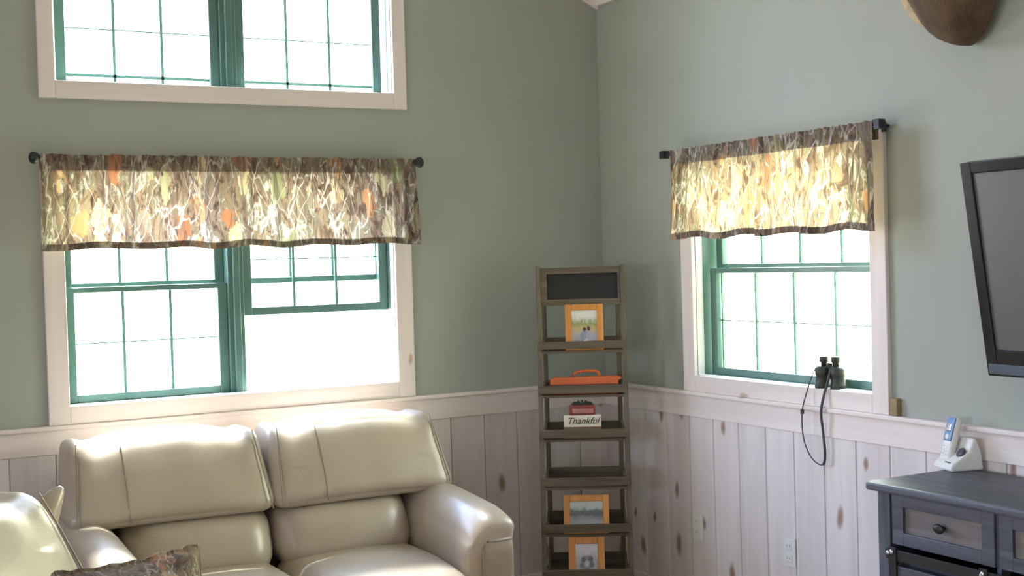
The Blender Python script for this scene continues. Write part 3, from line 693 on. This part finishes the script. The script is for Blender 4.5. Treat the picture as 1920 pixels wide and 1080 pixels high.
# local x along the wall (0 = near end), -y into the room; front face at y=-.425
CW, FY = 1.62, -.405
def b2(x0, x1, y0, y1, z0, z1): bm = bmesh.new(); box(bm, x0, x1, y0, y1, z0, z1); return bm
bm = b2(-.025, CW+.025, FY-.030, .0, CH-.028, CH); obj('top', bm, 'charcoal', cab, bevel=.009)
bm = bmesh.new(); box(bm, 0, .02, FY+.03, -.01, .0, CH-.028); box(bm, CW-.02, CW, FY+.03, -.01, 0, CH-.028); box(bm, 0, CW, -.02, -.01, .06, CH-.03); box(bm, 0, CW, FY+.03, -.01, .06, .08); box(bm, .02, CW-.02, FY+.035, -.02, .60, .615); obj('carcass', bm, 'charcoal', cab)
for x in (0, CW-.05):
    obj('corner_post', b2(x, x+.05, FY, FY+.05, 0, CH-.028), 'charcoalv', cab, bevel=.002)
bm = bmesh.new()
DR = [(.055, .452), (.470, .867), (.885, 1.282), (1.290, 1.565)]
for x in (.453, .868, 1.283): obj('divider', b2(x, x+.016, FY+.012, FY+.05, .08, CH-.03), 'charcoalv', cab, bevel=.001)
for (x0, x1) in DR:
    dz0, dz1 = CH-.190, CH-.030
    dr = obj('drawer', frame_bm(x0, x1, dz0, dz1, FY+.004, FY+.026, .046, .046, .040, .040), 'charcoal', cab, bevel=.002)
    obj('drawer_panel', b2(x0+.04, x1-.04, FY+.016, FY+.024, dz0+.036, dz1-.036), 'greyoak', dr)
    bm = bmesh.new(); mt = Matrix.Translation(((x0+x1)/2, FY+.016, (dz0+dz1)/2)) @ Matrix.Rotation(PI/2, 4, 'X') @ Matrix.Diagonal((1.5, 1, 1, 1))
    lathe(bm, [(.006, 0), (.006, .012), (.012, .015), (.015, .022), (.011, .027), (.003, .028)], 16, mt); obj('knob', bm, 'black', dr, smooth=True)
# black track with bolts, hangers and boarded sliding doors
tr = obj('door_track', b2(.052, CW-.05, FY-.022, FY-.014, CH-.232, CH-.200), 'black', cab, bevel=.001)
for x in (.066, .43, .80, 1.17, 1.54):
    bm = bmesh.new(); lathe(bm, [(.007, 0), (.008, .004), (.006, .008), (.002, .009)], 10, Matrix.Translation((x, FY-.022, CH-.212)) @ Matrix.Rotation(PI/2, 4, 'X')); obj('bolt', bm, 'bolt', tr, smooth=True)
for (x0, x1) in ((.058, .46), (1.16, 1.562)):
    dz1 = CH-.250
    door = obj('door', frame_bm(x0, x1, .09, dz1, FY-.018, FY+.000, .05, .05, .06, .045), 'charcoal', cab, bevel=.002)
    bm = bmesh.new(); n = 7
    for k in range(n):
        z0 = .14 + (dz1-.19)*k/n; box(bm, x0+.04, x1-.04, FY-.010, FY-.002, z0+.002, z0+(dz1-.19)/n-.002)
    obj('door_boards', bm, 'charcoal', door)
    for x in (x0+.025, x1-.025):
        bm = bmesh.new(); box(bm, x-.015, x+.015, FY-.026, FY-.020, dz1-.12, CH-.192)
        hg = obj('hanger', bm, 'black', door, bevel=.001)
        bm = bmesh.new(); lathe(bm, [(.007, 0), (.008, .003), (.005, .006), (.001, .0065)], 10, Matrix.Translation((x, FY-.026, CH-.206)) @ Matrix.Rotation(PI/2, 4, 'X')); obj('bolt', bm, 'bolt', hg, smooth=True)

# ------------------------------------------------------------------ cordless phone
ph = thing('cordless_phone', 'white cordless phone standing in its charging base on the cabinet', 'phone', (-.080, -2.245, CH), -PI/2-math.radians(17))
def phone():
    # base: side profile in (y, z), front towards -y
    bm = bmesh.new(); prof = [(-.060, 0), (-.060, .016), (-.050, .026), (.008, .062), (.022, .104), (.036, .104), (.052, .060), (.060, 0)]
    a = [bm.verts.new((-.060, y, z)) for y, z in prof]; b = [bm.verts.new((.052, y, z)) for y, z in prof]
    bm.faces.new(a); bm.faces.new(b[::-1])
    for i in range(len(prof)): bm.faces.new((a[i], b[i], b[(i+1)%len(prof)], a[(i+1)%len(prof)]))
    base_ = obj('charging_base', bm, 'phone', ph, bevel=.008)
    sl = Matrix.Translation((.026, -.008, .058)) @ Matrix.Rotation(math.radians(52), 4, 'X')
    bm = bmesh.new(); lathe(bm, [(.017, -.004), (.018, .002), (.015, .004), (.003, .0045)], 20, sl); obj('speaker', bm, 'phonedark', base_, smooth=True)
    bm = bmesh.new(); box(bm, .000, .030, -.0505, -.046, .0235, .0285); obj('mark', bm, 'phonedark', base_)
    hm = Matrix.Translation((-.030, -.030, .022)) @ Matrix.Rotation(math.radians(-16), 4, 'X')
    bm = softbox(-.026, .026, -.012, .014, .0, .150, .010, puff=(0, .002, 0), n=8, fn=lambda c, p: hm @ c); hs = obj('handset', bm, 'phone', ph, smooth=True)
    bm = softbox(-.0225, .0225, -.0165, -.010, .068, .148, .003, n=5, fn=lambda c, p: hm @ c); fc = obj('face_plate', bm, 'phoneblue', hs, smooth=True)
    bm = softbox(-.013, .013, -.019, -.015, .100, .126, .002, n=4, fn=lambda c, p: hm @ c); obj('display', bm, 'silver', fc, smooth=True)
    bm = bmesh.new(); lathe(bm, [(.010, 0), (.010, .004), (.006, .005)], 14, hm @ Matrix.Translation((0, -.014, .082)) @ Matrix.Rotation(PI/2, 4, 'X')); obj('dial_button', bm, 'phone', fc, smooth=True)
    for r_ in range(4):
        for c_ in range(3):
            bm = softbox(-.015+c_*.011, -.007+c_*.011, -.0150, -.011, .018+r_*.011, .025+r_*.011, .002, n=2, fn=lambda c, p: hm @ c); obj('key', bm, 'silver', hs, smooth=True)
phone()

# ------------------------------------------------------------------ outlets, block, mount
def outlet(label, yc, zc):
    t = thing('wall_outlet', label, 'outlet', (-.0145, yc, zc), -PI/2, 'wall outlets in the wainscot')
    bm = softbox(-.036, .036, -.006, .0, -.058, .058, .004, n=4); p = obj('cover_plate', bm, 'white', t, smooth=False)
    for s in (-1, 1):
        bm = softbox(-.017, .017, -.009, -.004, s*.024-.014, s*.024+.014, .004, n=4); so = obj('socket', bm, 'white', p)
        bm = bmesh.new(); box(bm, -.008, -.006, -.0094, -.0088, s*.024-.002, s*.024+.007); box(bm, .006, .008, -.0094, -.0088, s*.024-.002, s*.024+.007); obj('slots', bm, 'ink', so)
outlet('pale wall outlet nearer the corner shelf', -.728, .412)
outlet('pale wall outlet below the hanging binocular strap', -1.322, .412)
bm = bmesh.new(); box(bm, -.024, -.001, -1.918, -1.884, 1.0045, 1.066); tag(obj('wood_block', bm, 'brass', bevel=.003), 'small brown block on the rail against the right window casing', 'block')

def mount():
    t = thing('animal_mount', 'lower end of a brown fur shoulder mount at the top right', 'taxidermy', (0, -2.275, 2.50), -PI/2)
    # shoulder form: rings from the low brisket up to the neck, local -y into the room
    bm = bmesh.new(); n = 28; rings = []
    prof = [(-.250, .015, .030, -.050), (-.238, .060, .060, -.065), (-.200, .110, .088, -.085), (-.13, .150, .115, -.105), (-.05, .185, .140, -.125), (.05, .205, .165, -.150), (.15, .205, .170, -.190), (.26, .180, .150, -.25), (.36, .140, .125, -.31), (.45, .110, .11, -.36), (.50, .06, .06, -.38)]
    for z, rx, ry, yc in prof:
        ring = []
        for k in range(n):
            a = 2*PI*k/n; x = rx*math.cos(a)*(.80 if math.cos(a) < 0 else 1.0); y = yc + ry*math.sin(a)
            y = min(y, -.012) if z < .3 else y
            ring.append(bm.verts.new((x + .01*noise.noise(Vector((x*14, y*14, z*9))), y, z + .008*noise.noise(Vector((x*20, z*20, 3))))))
        rings.append(ring)
    for A, B in zip(rings, rings[1:]):
        for k in range(n): bm.faces.new((A[k], A[(k+1)%n], B[(k+1)%n], B[k]))
    bm.faces.new(rings[0]); bm.faces.new(rings[-1])
    obj('shoulder', bm, 'fur', t, smooth=True, subsurf=1)
    # head above the picture: muzzle, ears
    bm = bmesh.new(); tube(bm, [(0, -.33, .44), (0, -.40, .52), (0, -.48, .53), (0, -.57, .49), (0, -.63, .455), (0, -.645, .445)], [.08, .095, .085, .055, .042, .02], 16); obj('head', bm, 'fur', t, smooth=True, subsurf=1)
    for s in (-1, 1):
        bm = bmesh.new(); tube(bm, [(s*.06, -.38, .58), (s*.13, -.37, .64), (s*.19, -.36, .68)], [.02, .035, .004], 10); obj('ear', bm, 'fur', t, smooth=True)
        bm = bmesh.new(); bmesh.ops.create_uvsphere(bm, u_segments=12, v_segments=8, radius=.016, matrix=Matrix.Translation((s*.068, -.47, .55))); obj('eye', bm, 'tvblack', t, smooth=True)
    # pale hide edge against the wall: a padded rim a little wider than the shoulder on one side
    poly = [(-.082 + .225*math.cos(PI + PI*k/20), .05 + .235*math.sin(PI + PI*k/20)) for k in range(21)] + [(.16, .30), (-.29, .30)]
    bm = bmesh.new(); prism(bm, poly, -.045, -.004); obj('hide_edge', bm, 'paleFur', t, bevel=.016)
mount()
